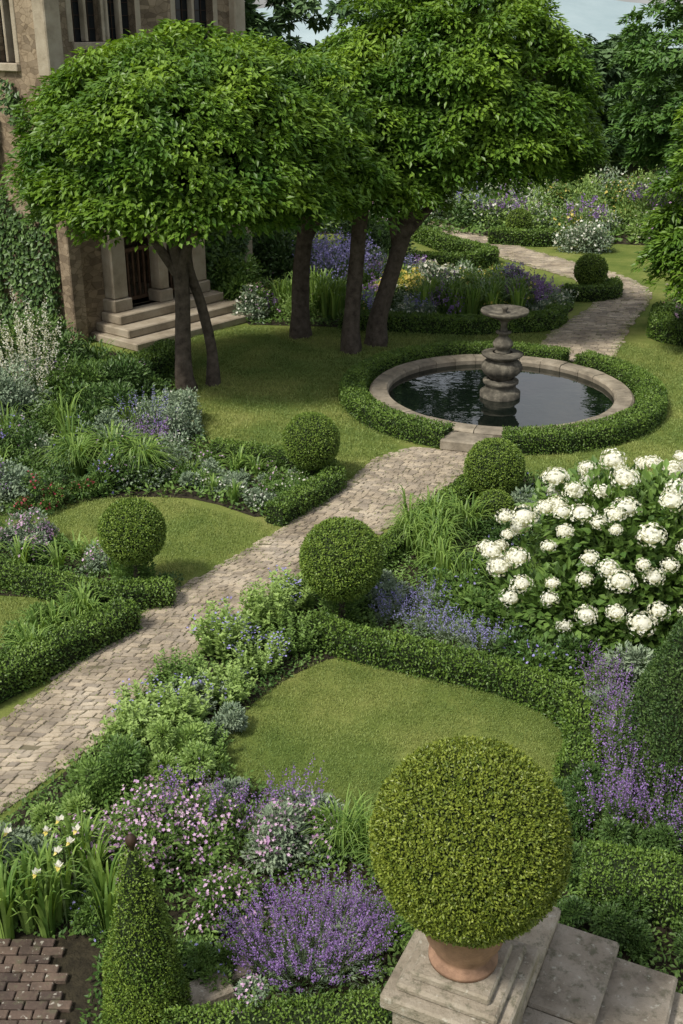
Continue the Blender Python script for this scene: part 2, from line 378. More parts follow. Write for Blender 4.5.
# ------------------------------------------------------------------ hedges & topiary
def hedge(name, pts, w=.34, h=.34, dens=3600, L=.03, mat='box', closed=False):
    pts = np.array(pts, float)
    c = np.concatenate([[0], np.cumsum(np.linalg.norm(np.diff(pts, axis=0), axis=1))]); tot = c[-1]
    ns = max(int(tot / .12), 3); t = np.linspace(0, tot, ns); P = np.stack([np.interp(t, c, pts[:, i]) for i in (0, 1)], 1)
    for _ in range(3): P[1:-1] = .25 * P[:-2] + .5 * P[1:-1] + .25 * P[2:]
    T = unit(np.gradient(P, axis=0)); S = np.stack([T[:, 1], -T[:, 0]], 1)
    m = M()
    prof = np.array([(-.5, 0), (-.5, .8), (-.38, .97), (0, 1), (.38, .97), (.5, .8), (.5, 0)]); V = []
    bw, bh = w - .05, h - .03
    for i in range(ns):
        for (a, b) in prof: V.append([P[i, 0] + S[i, 0] * a * bw, P[i, 1] + S[i, 1] * a * bw, b * bh])
    V = np.array(V); k = len(prof); F = []
    for i in range(ns - 1):
        for j in range(k - 1): F.append([i * k + j, i * k + j + 1, (i + 1) * k + j + 1, (i + 1) * k + j])
    for i in (0, ns - 1):
        F.append([i * k, i * k + 1, i * k + 5, i * k + 6]); F.append([i * k + 1, i * k + 2, i * k + 4, i * k + 5])
    m.add(V, F, 1)
    A = tot * (w + 2 * h); n = int(A * dens)
    u = R(0, ns - 1.001, n); i = u.astype(int); f = (u - i)[:, None]
    C = P[i] * (1 - f) + P[i + 1] * f; Sd = unit(S[i] * (1 - f) + S[i + 1] * f)
    s = R(0, 2 * h + w, n); off = np.where(s < h, -w / 2, np.where(s < h + w, s - h - w / 2, w / 2)); z = np.where(s < h, s, np.where(s < h + w, h, 2 * h + w - s))
    nz = ((s >= h) & (s < h + w)).astype(float); nx = np.where(s < h, -1., np.where(s < h + w, 0, 1.))
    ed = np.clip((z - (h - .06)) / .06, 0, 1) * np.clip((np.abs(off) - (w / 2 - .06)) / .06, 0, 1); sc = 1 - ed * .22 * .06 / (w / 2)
    off = off * sc; z = z - ed * .015
    N = np.c_[Sd * nx[:, None], nz]; Q = np.c_[C + Sd * off[:, None], z]
    ne = int(w * h * dens)
    for ii, sg in ((0, -1), (ns - 1, 1)):
        o = R(-w / 2, w / 2, ne); zz = R(0, h, ne)
        Q = np.r_[Q, np.c_[P[ii] + S[ii] * o[:, None] + T[ii] * sg * .01, zz]]; N = np.r_[N, np.tile(np.r_[T[ii] * sg, 0], (ne, 1))]
    n = len(Q); wb = wobble(Q, 2.2); Q = Q + N * (wb * .018 + R(-.035, .012, n) + (R(0, 1, n) > .97) * .02)[:, None]
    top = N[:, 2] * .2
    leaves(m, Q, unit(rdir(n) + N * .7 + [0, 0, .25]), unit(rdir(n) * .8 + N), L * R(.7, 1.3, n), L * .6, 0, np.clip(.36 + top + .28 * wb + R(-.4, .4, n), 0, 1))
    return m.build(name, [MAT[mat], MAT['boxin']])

def ball_into(m, c, r, n, L, mat=0, inner=1, sq=(1, 1, 1), amp=.02):
    d = rdir(n); rr = r * (1 + amp * wobble(d, 1.6) + .5 * amp * wobble(d, 4.)) + R(-.05, .012, n) * r / .4 * .5 + (R(0, 1, n) > .985) * .015
    Q = np.array(c) + d * rr[:, None] * np.array(sq)
    leaves(m, Q, unit(rdir(n) + d * .7 + [0, 0, .2]), unit(rdir(n) * .8 + d), L * R(.7, 1.3, n), L * .6, mat, np.clip(.5 + .25 * wobble(d, 5) + R(-.4, .4, n), 0, 1))
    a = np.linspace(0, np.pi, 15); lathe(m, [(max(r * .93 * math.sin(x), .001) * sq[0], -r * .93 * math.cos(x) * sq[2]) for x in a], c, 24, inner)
def topiary(name, x, y, r, zc, n=9000, L=.024, mat='boxball'):
    m = M(); ball_into(m, (0, 0, zc), r, n, L)
    tube(m, [(0, 0, 0), (.01, 0, zc * .5), (0, 0, zc)], [.04, .03, .03], 7, 2)
    k = 900; a = R(0, 6.283, k); rr = R(0, r * .6, k)
    leaves(m, np.stack([np.cos(a) * rr, np.sin(a) * rr, R(0, max(zc - r * .8, .1), k)], 1), np.stack([np.cos(a), np.sin(a), R(.2, 1, k)], 1), rdir(k), .05, .022, 3)
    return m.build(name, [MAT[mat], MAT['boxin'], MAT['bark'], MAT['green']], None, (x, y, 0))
topiary('topiary_ball', -2.22, 10.6, .345, .70, 14000)
topiary('topiary_ball', -.40, 13.75, .375, .57, 12000)
topiary('topiary_ball', 0, 9.85, .41, .74, 18000)
topiary('topiary_ball', 1.95, 13.05, .375, .46, 12000)
topiary('topiary_ball', 1.85, 12.2, .25, .24, 5000)
topiary('topiary_ball', 5.15, 32.6, .36, .42, 3000, .05)
topiary('topiary_ball', 5.65, 25.0, .36, .55, 4000, .045)
topiary('topiary_ball', 4.0, 25.2, .22, .3, 2000, .045)

def cone(name, x, y, r, h, n, L, mat='box', tip=False, pw=.85):
    m = M(); u = 1 - np.sqrt(R(0, 1, n)); a = R(0, 6.283, n)
    pr = (1 - u) ** pw * (.9 + .1 * np.minimum(u / .1, 1))
    rr = r * pr + .012; d = np.stack([np.cos(a), np.sin(a), np.full(n, r / h)], 1); d = unit(d)
    Q = np.stack([np.cos(a) * rr, np.sin(a) * rr, u * h], 1); Q += d * (R(-.035, .010, n) + .015 * wobble(Q, 2.5))[:, None]
    leaves(m, Q, unit(rdir(n) + d * .6 + [0, 0, .6]), unit(rdir(n) * .8 + d), L * R(.7, 1.3, n), L * .55, 0, np.clip(.45 + .3 * wobble(Q, 3) + R(-.4, .4, n), 0, 1))
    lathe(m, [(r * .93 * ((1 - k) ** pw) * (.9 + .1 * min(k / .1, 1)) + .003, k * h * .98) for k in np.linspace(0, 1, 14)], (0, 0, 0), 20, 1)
    if tip: lathe(m, [(.012, h - .03), (.016, h + .0), (.03, h + .02), (.034, h + .045), (.02, h + .07), (.001, h + .085)], seg=14, mat=2)
    m.build(name, [MAT[mat], MAT['boxin'], MAT['wood']], None, (x, y, 0))
cone('topiary_cone', -1.18, 4.9, .27, 1.39, 26000, .018, 'boxball', True, .70)
cone('topiary_cone', 3.02, 7.3, .88, 1.95, 50000, .026, 'yew', False, .62)

ang = lambda a: math.radians(a)
ringL = [(2.6 + 2.42 * math.cos(t), 17.3 + 2.42 * math.sin(t)) for t in np.linspace(ang(-116), ang(-345), 60)]
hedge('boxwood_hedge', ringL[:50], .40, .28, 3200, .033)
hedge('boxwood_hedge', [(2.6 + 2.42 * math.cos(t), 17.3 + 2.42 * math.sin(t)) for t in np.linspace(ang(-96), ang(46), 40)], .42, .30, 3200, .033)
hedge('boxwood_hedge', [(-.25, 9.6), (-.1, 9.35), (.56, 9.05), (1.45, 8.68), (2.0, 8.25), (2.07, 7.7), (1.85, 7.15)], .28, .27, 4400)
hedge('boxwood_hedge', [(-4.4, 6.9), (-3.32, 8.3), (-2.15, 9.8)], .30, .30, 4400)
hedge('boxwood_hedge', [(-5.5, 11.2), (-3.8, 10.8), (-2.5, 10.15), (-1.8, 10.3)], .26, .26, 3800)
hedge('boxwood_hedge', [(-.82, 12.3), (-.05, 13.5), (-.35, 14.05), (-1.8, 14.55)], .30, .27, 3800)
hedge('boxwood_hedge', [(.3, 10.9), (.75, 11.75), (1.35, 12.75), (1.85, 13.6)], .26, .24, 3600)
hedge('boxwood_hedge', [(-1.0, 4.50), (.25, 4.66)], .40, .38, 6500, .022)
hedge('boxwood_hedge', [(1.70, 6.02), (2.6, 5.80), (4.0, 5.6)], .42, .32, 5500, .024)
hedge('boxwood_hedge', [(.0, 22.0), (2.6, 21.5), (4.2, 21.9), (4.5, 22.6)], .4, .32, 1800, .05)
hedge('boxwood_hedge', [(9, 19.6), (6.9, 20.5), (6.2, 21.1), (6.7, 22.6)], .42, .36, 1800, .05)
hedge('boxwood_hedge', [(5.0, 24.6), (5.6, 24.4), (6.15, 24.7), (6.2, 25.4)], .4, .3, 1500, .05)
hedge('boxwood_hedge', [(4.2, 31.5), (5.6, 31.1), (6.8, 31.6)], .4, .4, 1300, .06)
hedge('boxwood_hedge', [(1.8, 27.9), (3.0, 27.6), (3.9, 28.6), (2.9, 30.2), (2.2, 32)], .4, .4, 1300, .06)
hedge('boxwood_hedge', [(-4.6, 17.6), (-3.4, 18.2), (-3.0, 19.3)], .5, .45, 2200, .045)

# ------------------------------------------------------------------ plant makers
def shrub(m, c, rx, ry, h, n, L, mat=0, aspect=.45, k=None, up=.4):
    c = np.array([c[0], c[1], c[2] if len(c) > 2 else 0.])
    k = k or max(6, int(10 * rx * ry / .1) if rx * ry < .4 else 40)
    d = rdir(k); d[:, 2] = np.abs(d[:, 2]); q = R(.35, .85, k)[:, None]
    C = c + d * q * np.array([rx, ry, h]); C[:, 2] = np.maximum(C[:, 2], .05 * h)
    sr = R(.26, .45, k) * min(rx, ry); j = rng.integers(0, k, n); dd = rdir(n); dd[:, 2] = dd[:, 2] * .85 + .12
    P = C[j] + dd * (sr[j] * R(.45, 1.15, n) ** .6)[:, None] * np.array([1, 1, min(1.1, max(.6, h / rx))])
    P[:, 2] = np.maximum(P[:, 2], .01)
    tone = R(-.22, .22, k)[j]
    leaves(m, P, unit(dd + rdir(n) * .6 + [0, 0, up * .3]), unit(dd * .6 + [0, 0, .8] + rdir(n) * .5), L * R(.6, 1.3, n), L * aspect, mat, np.clip(.45 + tone + R(-.3, .3, n), 0, 1))
    return C, sr
def florets(m, P, N, s, mat, pet=5):
    n = len(P); N = unit(N); a = unit(np.cross(N, rdir(n))); b = np.cross(N, a)
    r = R(0, 1, n)
    for i in range(pet):
        t = 2 * math.pi * i / pet; d = a * math.cos(t) + b * math.sin(t)
        leaves(m, P, d + N * .25, N, s * R(.8, 1.2, n), s * .8, mat, np.clip(r + R(-.15, .15, n), 0, 1), .1)
def flowers_on(m, C, sr, n, s, mat, hs=1., pet=5):
    j = rng.integers(0, len(C), n); d = rdir(n); d[:, 2] = np.abs(d[:, 2]) * 1.2 + .1; d = unit(d)
    florets(m, C[j] + d * (sr[j] * R(1.0, 1.35, n))[:, None] * np.array([1, 1, hs]), d + rdir(n) * .5, s * R(.6, 1.15, n), mat, pet)
def spikes(m, c, rx, ry, h, n, sl, matS, matF, ps=.014, k=22, lean=.5, spr=.010):
    c = np.array([c[0], c[1], 0.]); a = R(0, 6.283, n); q = np.sqrt(R(0, 1, n))
    off = np.stack([np.cos(a) * q * rx, np.sin(a) * q * ry, np.zeros(n)], 1); B = c + off * .45
    H = h * R(.62, 1.1, n) * (1 - .25 * q ** 2); T = c + off; T = T + rng.normal(size=(n, 3)) * .04; T[:, 2] = H
    D = T - B; Ln = np.linalg.norm(D, axis=1); leaves(m, B, D, rdir(n), Ln, .006, matS)
    for i in range(k):
        f = 1 - (sl * R(0, 1, n)) / Ln; P = B + D * f[:, None]; d = rdir(n); taper = .4 + .6 * np.minimum((1 - f) * Ln / sl * 2.5, 1)
        leaves(m, P + d * (spr * taper)[:, None], d + [0, 0, .5], rdir(n), ps * taper * R(.7, 1.3, n), ps * .75, matF)
def blades(m, c, r, h, n, w=.02, mat=0, arch=.6):
    c = np.array([c[0], c[1], 0.]); a = R(0, 6.283, n); d = np.stack([np.cos(a), np.sin(a), np.zeros(n)], 1)
    B = c + d * (r * .25 * np.sqrt(R(0, 1, n)))[:, None]; reach = r * R(.25, 1.1, n); hh = h * R(.65, 1.1, n); S = np.stack([-d[:, 1], d[:, 0], np.zeros(n)], 1)
    K = 5; V = np.zeros((n, K + 1, 2, 3))
    for i in range(K + 1):
        t = i / K; z = hh * (math.sin(t * (1.57 + arch * .9)) / 1.0); P = B + d * (reach * (t ** 1.8))[:, None]; P[:, 2] = z
        ww = w * .5 * (1 - t ** 2.2) + .0008; V[:, i, 0] = P - S * ww; V[:, i, 1] = P + S * ww
    base = np.arange(n)[:, None] * (2 * (K + 1)); F = []
    for i in range(K): F.append(base + np.array([[2 * i, 2 * i + 1, 2 * i + 3, 2 * i + 2]]))
    m.add(V.reshape(-1, 3), np.concatenate(F), mat, np.tile(R(0, 1, n), K))

G = lambda *k: [MAT[x] for x in k]
def P_shrub(name, x, y, rx, ry, h, n, L, mat='green', fl=None, fn=0, fs=.014, aspect=.45, pet=5):
    m = M(); C, sr = shrub(m, (x, y), rx, ry, h, n, L, 0, aspect)
    if fl: flowers_on(m, C, sr, fn, fs, 1, pet=pet)
    m.build(name, G(mat, fl) if fl else G(mat))
def P_spike(name, x, y, rx, ry, h, n, sl, fl='purple', base='grey', ps=.014, k=22, spr=.01):
    m = M(); shrub(m, (x, y), rx * .8, ry * .8, h * .6, int(1600 * rx * ry / .09), .04, 0, .22)
    spikes(m, (x, y), rx, ry, h, n, sl, 1, 2, ps, k, spr=spr); m.build(name, G(base, 'stem', fl))
def P_blade(name, x, y, r, h, n, w=.02, mat='blade', arch=.6):
    m = M(); blades(m, (x, y), r, h, n, w, 0, arch); m.build(name, G(mat))
def P_perennial(name, x, y, r, h, ns, L, mat='lime', fl=None, fs=.02):
    m = M(); a = R(0, 6.283, ns); q = np.sqrt(R(0, 1, ns)); o = np.stack([np.cos(a) * q * r, np.sin(a) * q * r, np.zeros(ns)], 1)
    B = np.array([x, y, 0.]) + o * .5; T = np.array([x, y, 0.]) + o; T[:, 2] = h * R(.6, 1.1, ns) * (1 - .35 * q ** 2); D = T - B; Ln = np.linalg.norm(D, axis=1)
    leaves(m, B, D, rdir(ns), Ln, .008, 1)
    for i in range(24):
        f = R(.15, 1.0, ns); P = B + D * f[:, None]; d = rdir(ns); d[:, 2] = np.abs(d[:, 2]) * .5 + .15
        leaves(m, P, d, unit([0, 0, 1] + rdir(ns) * .4), L * (1.25 - .6 * f) * R(.7, 1.2, ns), L * .5 * (1.25 - .6 * f), 0, np.clip(.25 + .6 * f + R(-.2, .2, ns), 0, 1))
    if fl:
        k = ns // 3
        for i in range(5): florets(m, T[:k] + rng.normal(size=(k, 3)) * .025, rdir(k) * .6 + [0, 0, 1], fs, 2, 5)
    m.build(name, G(mat, 'stem', fl) if fl else G(mat, 'stem'))

# --- foreground
P_spike('lavender', -.22, 5.35, .60, .42, .58, 350, .18, 'purple', 'grey', .014, 28)
P_spike('lavender', .1, 5.6, .35, .3, .5, 90, .15, 'purple', 'grey', .013, 22)
P_shrub('mauve_flowering_shrub', -1.25, 6.35, .85, .45, .5, 9000, .045, 'green', 'pink', 1500, .016)
P_shrub('mauve_flowering_shrub', -.45, 6.45, .5, .4, .42, 5000, .045, 'grey', 'pink', 420, .016)
P_shrub('mauve_flowering_shrub', -.75, 5.75, .35, .3, .34, 3500, .04, 'green', 'pink', 380, .015)
P_spike('salvia', -1.0, 6.6, .6, .3, .62, 110, .2, 'purple', 'green', .016, 18)
P_spike('salvia', -.35, 6.75, .3, .2, .55, 50, .2, 'purple', 'green', .016, 18)
m = M()
for i in range(20): blades(m, (-2.15 + R(-.45, .6), 5.85 + R(-.25, .4)), .2, .5, 22, .028, 0, .1)
for i in range(9):
    x, y = -2.1 + R(-.4, .4), 5.85 + R(-.2, .25); h = R(.48, .62)
    leaves(m, [[x, y, 0]], [[0, 0, 1]], [[0, -1, 0]], h, .02, 3)
    for q in range(5):
        t = q * 1.257 + R(); leaves(m, [[x, y, h]], [[math.cos(t), math.sin(t), .9]], [[math.cos(t), math.sin(t), -.2]], .042, .038, 1)
        if q < 3: leaves(m, [[x, y, h]], [[math.cos(t + 1), math.sin(t + 1), -.6]], [[0, 0, 1]], .042, .034, 2)
m.build('iris_plants', G('blade', 'pale', 'yellow', 'stem'))
P_shrub('round_leaf_shrub', -1.75, 7.15, .42, .36, .55, 7500, .042, 'green')
P_shrub('round_leaf_shrub', -1.3, 7.35, .40, .34, .5, 7500, .04, 'lime')
P_shrub('low_shrub', -2.15, 6.75, .3, .25, .3, 4000, .04, 'lime')
P_shrub('low_shrub', -2.45, 6.4, .3, .25, .3, 3000, .04, 'grey')
P_shrub('low_shrub', -.9, 7.0, .3, .2, .22, 3000, .035, 'grey')
P_shrub('low_shrub', .0, 6.5, .45, .25, .3, 3500, .045, 'green', 'pink', 60, .014)
P_shrub('low_shrub', -.25, 6.9, .25, .15, .2, 1500, .04, 'grey')
for i in range(5): P_blade('ornamental_grass', .0 + i * .17, 6.15 + R(-.2, .3), .3, .42, 90, .01, 'blade', .5)
P_shrub('low_shrub', .5, 6.2, .35, .3, .34, 4000, .035, 'dark')
P_shrub('low_shrub', .45, 5.6, .35, .3, .34, 3500, .035, 'green')
P_shrub('low_shrub', 1.15, 6.4, .35, .25, .3, 3500, .035, 'green')
P_shrub('white_flowering_plant', -.5, 4.75, .3, .2, .5, 2500, .03, 'grey', 'pink', 220, .014)
P_shrub('white_flowering_plant', .1, 4.35, .4, .2, .55, 2500, .03, 'grey', 'pale', 160, .014)
for (x, y) in [(-1.55, 5.7), (-1.0, 5.35), (-1.4, 5.45), (-.8, 5.2), (-1.75, 5.9)]: P_shrub('low_shrub', x, y, .25, .22, .28, 2800, .032, 'green', 'blue', 25, .014)
# --- strip along path
for (x, y, h, mt, L) in [(-1.75, 7.75, .38, 'lime', .07), (-1.4, 8.0, .42, 'lime', .075), (-1.5, 8.6, .42, 'green', .06), (-1.05, 8.45, .38, 'lime', .06), (-1.15, 9.2, .60, 'lime', .08), (-.8, 8.95, .4, 'lime', .05), (-.75, 9.7, .62, 'lime', .08),
                      (-.45, 9.35, .4, 'green', .05), (-.5, 10.15, .5, 'lime', .07), (-.1, 10.6, .4, 'green', .05), (.1, 10.25, .4, 'green', .05), (-1.2, 7.6, .3, 'green', .05), (-1.75, 8.25, .3, 'lime', .05), (-1.3, 8.35, .3, 'grey', .05), (-.95, 9.45, .3, 'green', .05)]:
    P_perennial('leafy_perennial', x, y, .3, h, 75, L, mt, 'blue' if R() < .4 else None, .013)
P_shrub('low_shrub', -.95, 7.9, .25, .22, .24, 2000, .035, 'grey')
# --- right bed
m = M()
for i in range(24): blades(m, (R(.65, 1.6), R(10.6, 12.3)), .36, .46, 34, .018, 0, .7)
m.build('daylily_plants', G('blade'))
for (x, y) in [(.55, 9.9), (.85, 9.7), (1.15, 9.5), (.9, 10.15), (1.4, 9.3)]: P_spike('catmint', x, y, .3, .22, .36, 55, .13, 'blue', 'grey', .016, 12)
for (x, y) in [(1.4, 9.9), (1.7, 9.2), (1.25, 10.3), (1.6, 10.8), (2.0, 11.6), (2.3, 12.4), (1.95, 8.9), (2.3, 9.0), (2.7, 8.6), (.4, 10.35), (2.4, 13.0), (3.2, 13.2), (3.4, 12.6), (4.2, 12.8), (1.75, 12.0), (3.2, 8.7), (3.7, 8.6), (2.55, 8.2), (2.9, 8.1), (2.4, 7.6)]:
    P_shrub('green_shrub', x, y, .38, .34, R(.3, .5), 2600, .055, rng.choice(['green', 'dark', 'grey']), 'blue' if R() < .4 else None, 50, .018)
for (x, y) in [(2.38, 8.0), (2.5, 7.55), (2.25, 7.4), (2.25, 7.05), (2.15, 6.75), (2.45, 6.6), (2.6, 6.4), (2.0, 6.6), (2.35, 8.45), (2.9, 6.5)]:
    P_spike('salvia', x, y, .26, .24, R(.5, .75), 50, .24, 'purple', 'green', .017, 18, .012)
for (x, y, h) in [(2.3, 6.45, .45), (2.7, 6.3, .55), (1.7, 6.6, .4), (1.4, 6.45, .35), (1.5, 6.15, .3), (3.3, 6.3, .6), (1.95, 6.85, .4), (2.1, 6.5, .45), (1.75, 6.9, .35), (1.45, 5.75, .3), (1.9, 5.6, .3), (2.4, 5.4, .3)]:
    P_shrub('green_shrub', x, y, .30, .26, h, 4200, .03, 'dark')

# --- hydrangea
m = M(); HX, HY = 3.25, 10.05
shrub(m, (HX, HY), 1.65, 1.2, 1.5, 34000, .11, 0, .62, k=90)
shrub(m, (HX, HY - .25), 1.55, 1.15, .75, 15000, .11, 0, .62, k=60)
HC = np.array([HX, HY, 0]); heads = []; tries = 0
seeds = unit(np.c_[rng.normal(size=(26, 2)), R(.1, 1.2, 26)])
while len(heads) < 135 and tries < 14000:
    tries += 1; a = R(0, 6.283); el = R(.03, 1) ** .8 * 1.35
    d = np.array([math.cos(a) * math.cos(el), math.sin(a) * math.cos(el), math.sin(el)])
    if d[1] > .7: continue
    cl = (seeds @ d).max()
    if R() > max(0.25, (cl - .75) * 5): continue
    p = HC + d * np.array([1.78, 1.3, 1.55]) * R(.90, 1.08) + [0, 0, .12]; r = R(.07, .13)
    if p[2] < .35: continue
    if all(np.linalg.norm(p - h[0]) > (r + h[1]) * .90 for h in heads): heads.append((p, r, d))
for p, r, d in heads:
    n = 130; dd = rdir(n); dd = dd[(dd @ unit(d * .5 + [0, 0, .6])) > -.5]; sq = np.array([R(.9, 1.15), R(.9, 1.15), R(.7, .9)])
    florets(m, p + dd * r * sq * R(.88, 1.1, (len(dd), 1)), dd + rdir(len(dd)) * .4, r * .15, 1, 4)
    a = np.linspace(.05, np.pi * .8, 7); lathe(m, [(r * .76 * math.sin(x), r * .55 * math.cos(x)) for x in a], p, 10, 1, .3)
m.build('hydrangea_bush', G('green', 'white'))

# --- left border
def mix_fill(name, poly, n, palette, hr=(.3, .6), r=(.2, .35), L=.06, cnt=900, fc=45, fs=.022):
    pts = scatter(poly, n); m = M(); mats = []
    def idx(k):
        if k not in mats: mats.append(k)
        return mats.index(k)
    for (x, y) in pts:
        k, fl = palette[rng.integers(0, len(palette))]; h = R(*hr); rr = R(*r)
        if k == 'BL': blades(m, (x, y), rr * 1.2, h, 26, .02, idx('blade'), .5); continue
        if k == 'SP':
            shrub(m, (x, y), rr * .8, rr * .8, h * .6, cnt // 2, L * .8, idx('green'), .3); spikes(m, (x, y), rr, rr, h * 1.15, 30, .22, idx('stem'), idx(fl), fs * 1.3, 12, spr=.018); continue
        C, sr = shrub(m, (x, y), rr, rr, h, cnt, L, idx(k), R(.3, .6))
        if fl: flowers_on(m, C, sr, fc, fs, idx(fl))
    m.build(name, [MAT[k] for k in mats])
pal = [('green', None), ('dark', None), ('grey', None), ('green', 'blue'), ('grey', 'pale'), ('BL', None), ('dark', 'pink'), ('green', None), ('SP', 'purple')]
mix_fill('herbaceous_border', [(-7, 13.4), (-4.2, 12.9), (-2.5, 13.5), (-2.0, 14.6), (-2.4, 16.0), (-2.8, 17), (-4, 18.6), (-7, 19)], 105, pal, (.35, .8), (.28, .45), .055, 1500)
mix_fill('flower_border', [(-2.5, 13.4), (-1.8, 13.3), (-.9, 12.6), (-.3, 13.4), (-.6, 13.9), (-1.8, 14.3), (-2.4, 14.4)], 46, [('green', None), ('grey', 'white'), ('green', 'pink'), ('BL', None), ('grey', None), ('green', 'pale')], (.12, .30), (.14, .25), .045, 600, 25, .018)
mix_fill('flower_border', [(-6, 11.2), (-3.6, 11.0), (-2.6, 10.6), (-2.4, 11.0), (-3.3, 11.7), (-6, 12.2)], 34, [('green', 'pink'), ('grey', 'pink'), ('BL', None), ('green', None)], (.2, .42), (.2, .3), .045, 1000)
mix_fill('flower_border', [(-3.5, 8.8), (-3.1, 9.8), (-2.6, 10.1), (-2.5, 9.7), (-3.3, 8.8)], 20, [('BL', None), ('BL', None), ('green', None)], (.2, .36), (.15, .25), .04, 700)
mix_fill('flower_border', [(-2.3, 10.3), (-1.7, 10.5), (-2.0, 10.8), (-2.4, 10.9)], 10, [('green', None), ('dark', None)], (.2, .3), (.15, .2), .04, 700)
for (x, y, r) in [(-3.15, 14.2, .55), (-2.7, 13.8, .4), (-3.6, 13.9, .4)]: P_blade('daylily_plant', x, y, r * 1.2, .5, 260, .02, 'blade', .75)
P_shrub('silver_leaf_shrub', -5.0, 15.6, .8, .6, 1.1, 10000, .07, 'grey', 'pale', 120, .025)
P_spike('delphinium', -4.85, 16.4, .75, .5, 1.9, 56, .7, 'pale', 'grey', .034, 54, .024)
P_spike('blue_salvia', -2.85, 15.4, .5, .45, .8, 50, .24, 'blue', 'grey', .02, 16)
P_shrub('crimson_flowering_plant', -3.85, 12.75, .4, .3, .5, 3000, .045, 'green', 'red', 110, .022)
P_shrub('crimson_flowering_plant', -3.35, 13.2, .3, .25, .4, 2000, .045, 'green', 'red', 60, .02)
P_shrub('mauve_flowering_shrub', -3.6, 11.7, .4, .3, .42, 3500, .04, 'grey', 'pink', 420, .018)
for (x, y, h) in [(-6.2, 17.8, 1.5), (-5.4, 18.6, 1.3), (-4.7, 18.3, 1.0), (-6.8, 19.5, 2.2), (-7.4, 18.2, 1.8), (-4.3, 16.5, .9), (-3.6, 15.9, .8), (-3.6, 17.3, .7)]:
    P_shrub('green_shrub', x, y, .75, .65, h, 8000, .08, rng.choice(['dark', 'green', 'dark']))
# --- far planting
palf = [('green', None), ('dark', None), ('grey', 'pale'), ('BL', None), ('lime', None), ('SP', 'purple'), ('green', 'yellow'), ('grey', 'white'), ('green', 'pink'), ('SP', 'blue'), ('lime', None)]
mix_fill('herbaceous_border', [(-2.4, 22.7), (2.6, 22.0), (4.0, 22.4), (4.9, 23.8), (4.4, 25.6), (2, 26.6), (0, 29.5), (-2.6, 29.5)], 135, palf, (.3, .75), (.3, .5), .08, 800, 60, .035)
mix_fill('herbaceous_border', [(6.6, 21.4), (7.6, 24.5), (9, 27.6), (14, 27.6), (14, 20), (7.4, 20.3)], 75, palf, (.4, .9), (.35, .6), .09, 800, 60, .04)
mix_fill('herbaceous_border', [(-2, 33.2), (3, 33.6), (6, 32.6), (9, 31.4), (13, 31.4), (16, 41), (-4, 41)], 280, palf + [('grey', 'white'), ('lime', 'pale'), ('green', None), ('dark', None), ('lime', None)], (.5, 1.3), (.5, .9), .13, 480, 60, .05)
P_spike('purple_flowering_shrub', -.2, 25.5, 1.1, .8, 1.4, 150, .45, 'blue', 'green', .06, 16, .04)
P_spike('purple_flowering_shrub', 3.9, 23.3, .5, .4, .8, 60, .3, 'purple', 'green', .045, 16, .02)
P_spike('purple_flowering_shrub', 4.4, 23.9, .4, .4, .7, 50, .3, 'purple', 'green', .045, 16, .02)
P_shrub('yellow_flowering_plant', 1.4, 24.6, .8, .5, .75, 3000, .08, 'lime', 'yellow', 360, .055)
P_shrub('white_flowering_shrub', 2.1, 25.6, .8, .5, .7, 3000, .08, 'grey', 'pale', 360, .055)
m = M()
for i in range(26): blades(m, (R(1.6, 3.9), R(22.3, 23.6)), .4, .75, 26, .04, 0, .3)
for i in range(14): blades(m, (R(-1.6, .2), R(22.6, 23.8)), .4, .8, 26, .04, 0, .3)
m.build('iris_plants', G('blade'))
P_shrub('white_flowering_shrub', 6.6, 30.3, .8, .6, .8, 3500, .09, 'grey', 'white', 300, .045)
for (x, y, rx, h) in [(-2.4, 23.6, .7, 1.5), (-1.4, 25.8, 1.0, 1.8), (-2.6, 26.5, 1.3, 2.4), (.6, 29, 1.2, 1.2)]:
    P_shrub('green_shrub', x, y, rx, rx, h, 8000, .12, rng.choice(['dark', 'green']))

# ------------------------------------------------------------------ trees
def canopy(m, c, rx, ry, z0, z1, n, L, mat=0, ncl=340, asp=.48, fill=.25):
    cx, cy = c; H = z1 - z0; zc = z0 + H * .30
    d = rdir(ncl * 3); d = d[d[:, 2] > -.62][:ncl]; k = len(d)
    rad = np.where(R(0, 1, k) < fill, R(.35, .8, k), R(.88, 1.02, k)) * (1 + .08 * wobble(d * 1.2 + [cx, cy, 0]))
    up = d[:, 2] > 0
    C = np.stack([cx + d[:, 0] * rx * rad, cy + d[:, 1] * ry * rad, zc + d[:, 2] * rad * np.where(up, z1 - zc, (zc - z0) * 1.1)], 1)
    cr = R(.22, .44, k); tone = R(-.28, .28, k) + .16 * d[:, 2]  # random clump tone, plus light from above put into the crown-top leaf colour
    j = rng.integers(0, k, n); a = R(0, 6.283, n); q = np.sqrt(R(0.02, 1, n)); rh = q * cr[j]
    o = np.stack([np.cos(a), np.sin(a), np.zeros(n)], 1); outw = np.c_[d[j, :2], np.zeros(n)]
    P = C[j] + o * rh[:, None]; P[:, 2] += -(q ** 2) * cr[j] * .4 + R(-.07, .07, n) - (o * outw).sum(1) * rh * .5
    D = unit(o * .7 + outw * .35 + [0, 0, -.35] + rdir(n) * .7); N = unit(np.array([0, 0, 1.]) + outw * .4 + rdir(n) * .45)
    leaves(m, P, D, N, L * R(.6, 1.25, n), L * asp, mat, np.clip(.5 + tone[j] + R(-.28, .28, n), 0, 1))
    return C, d, rad
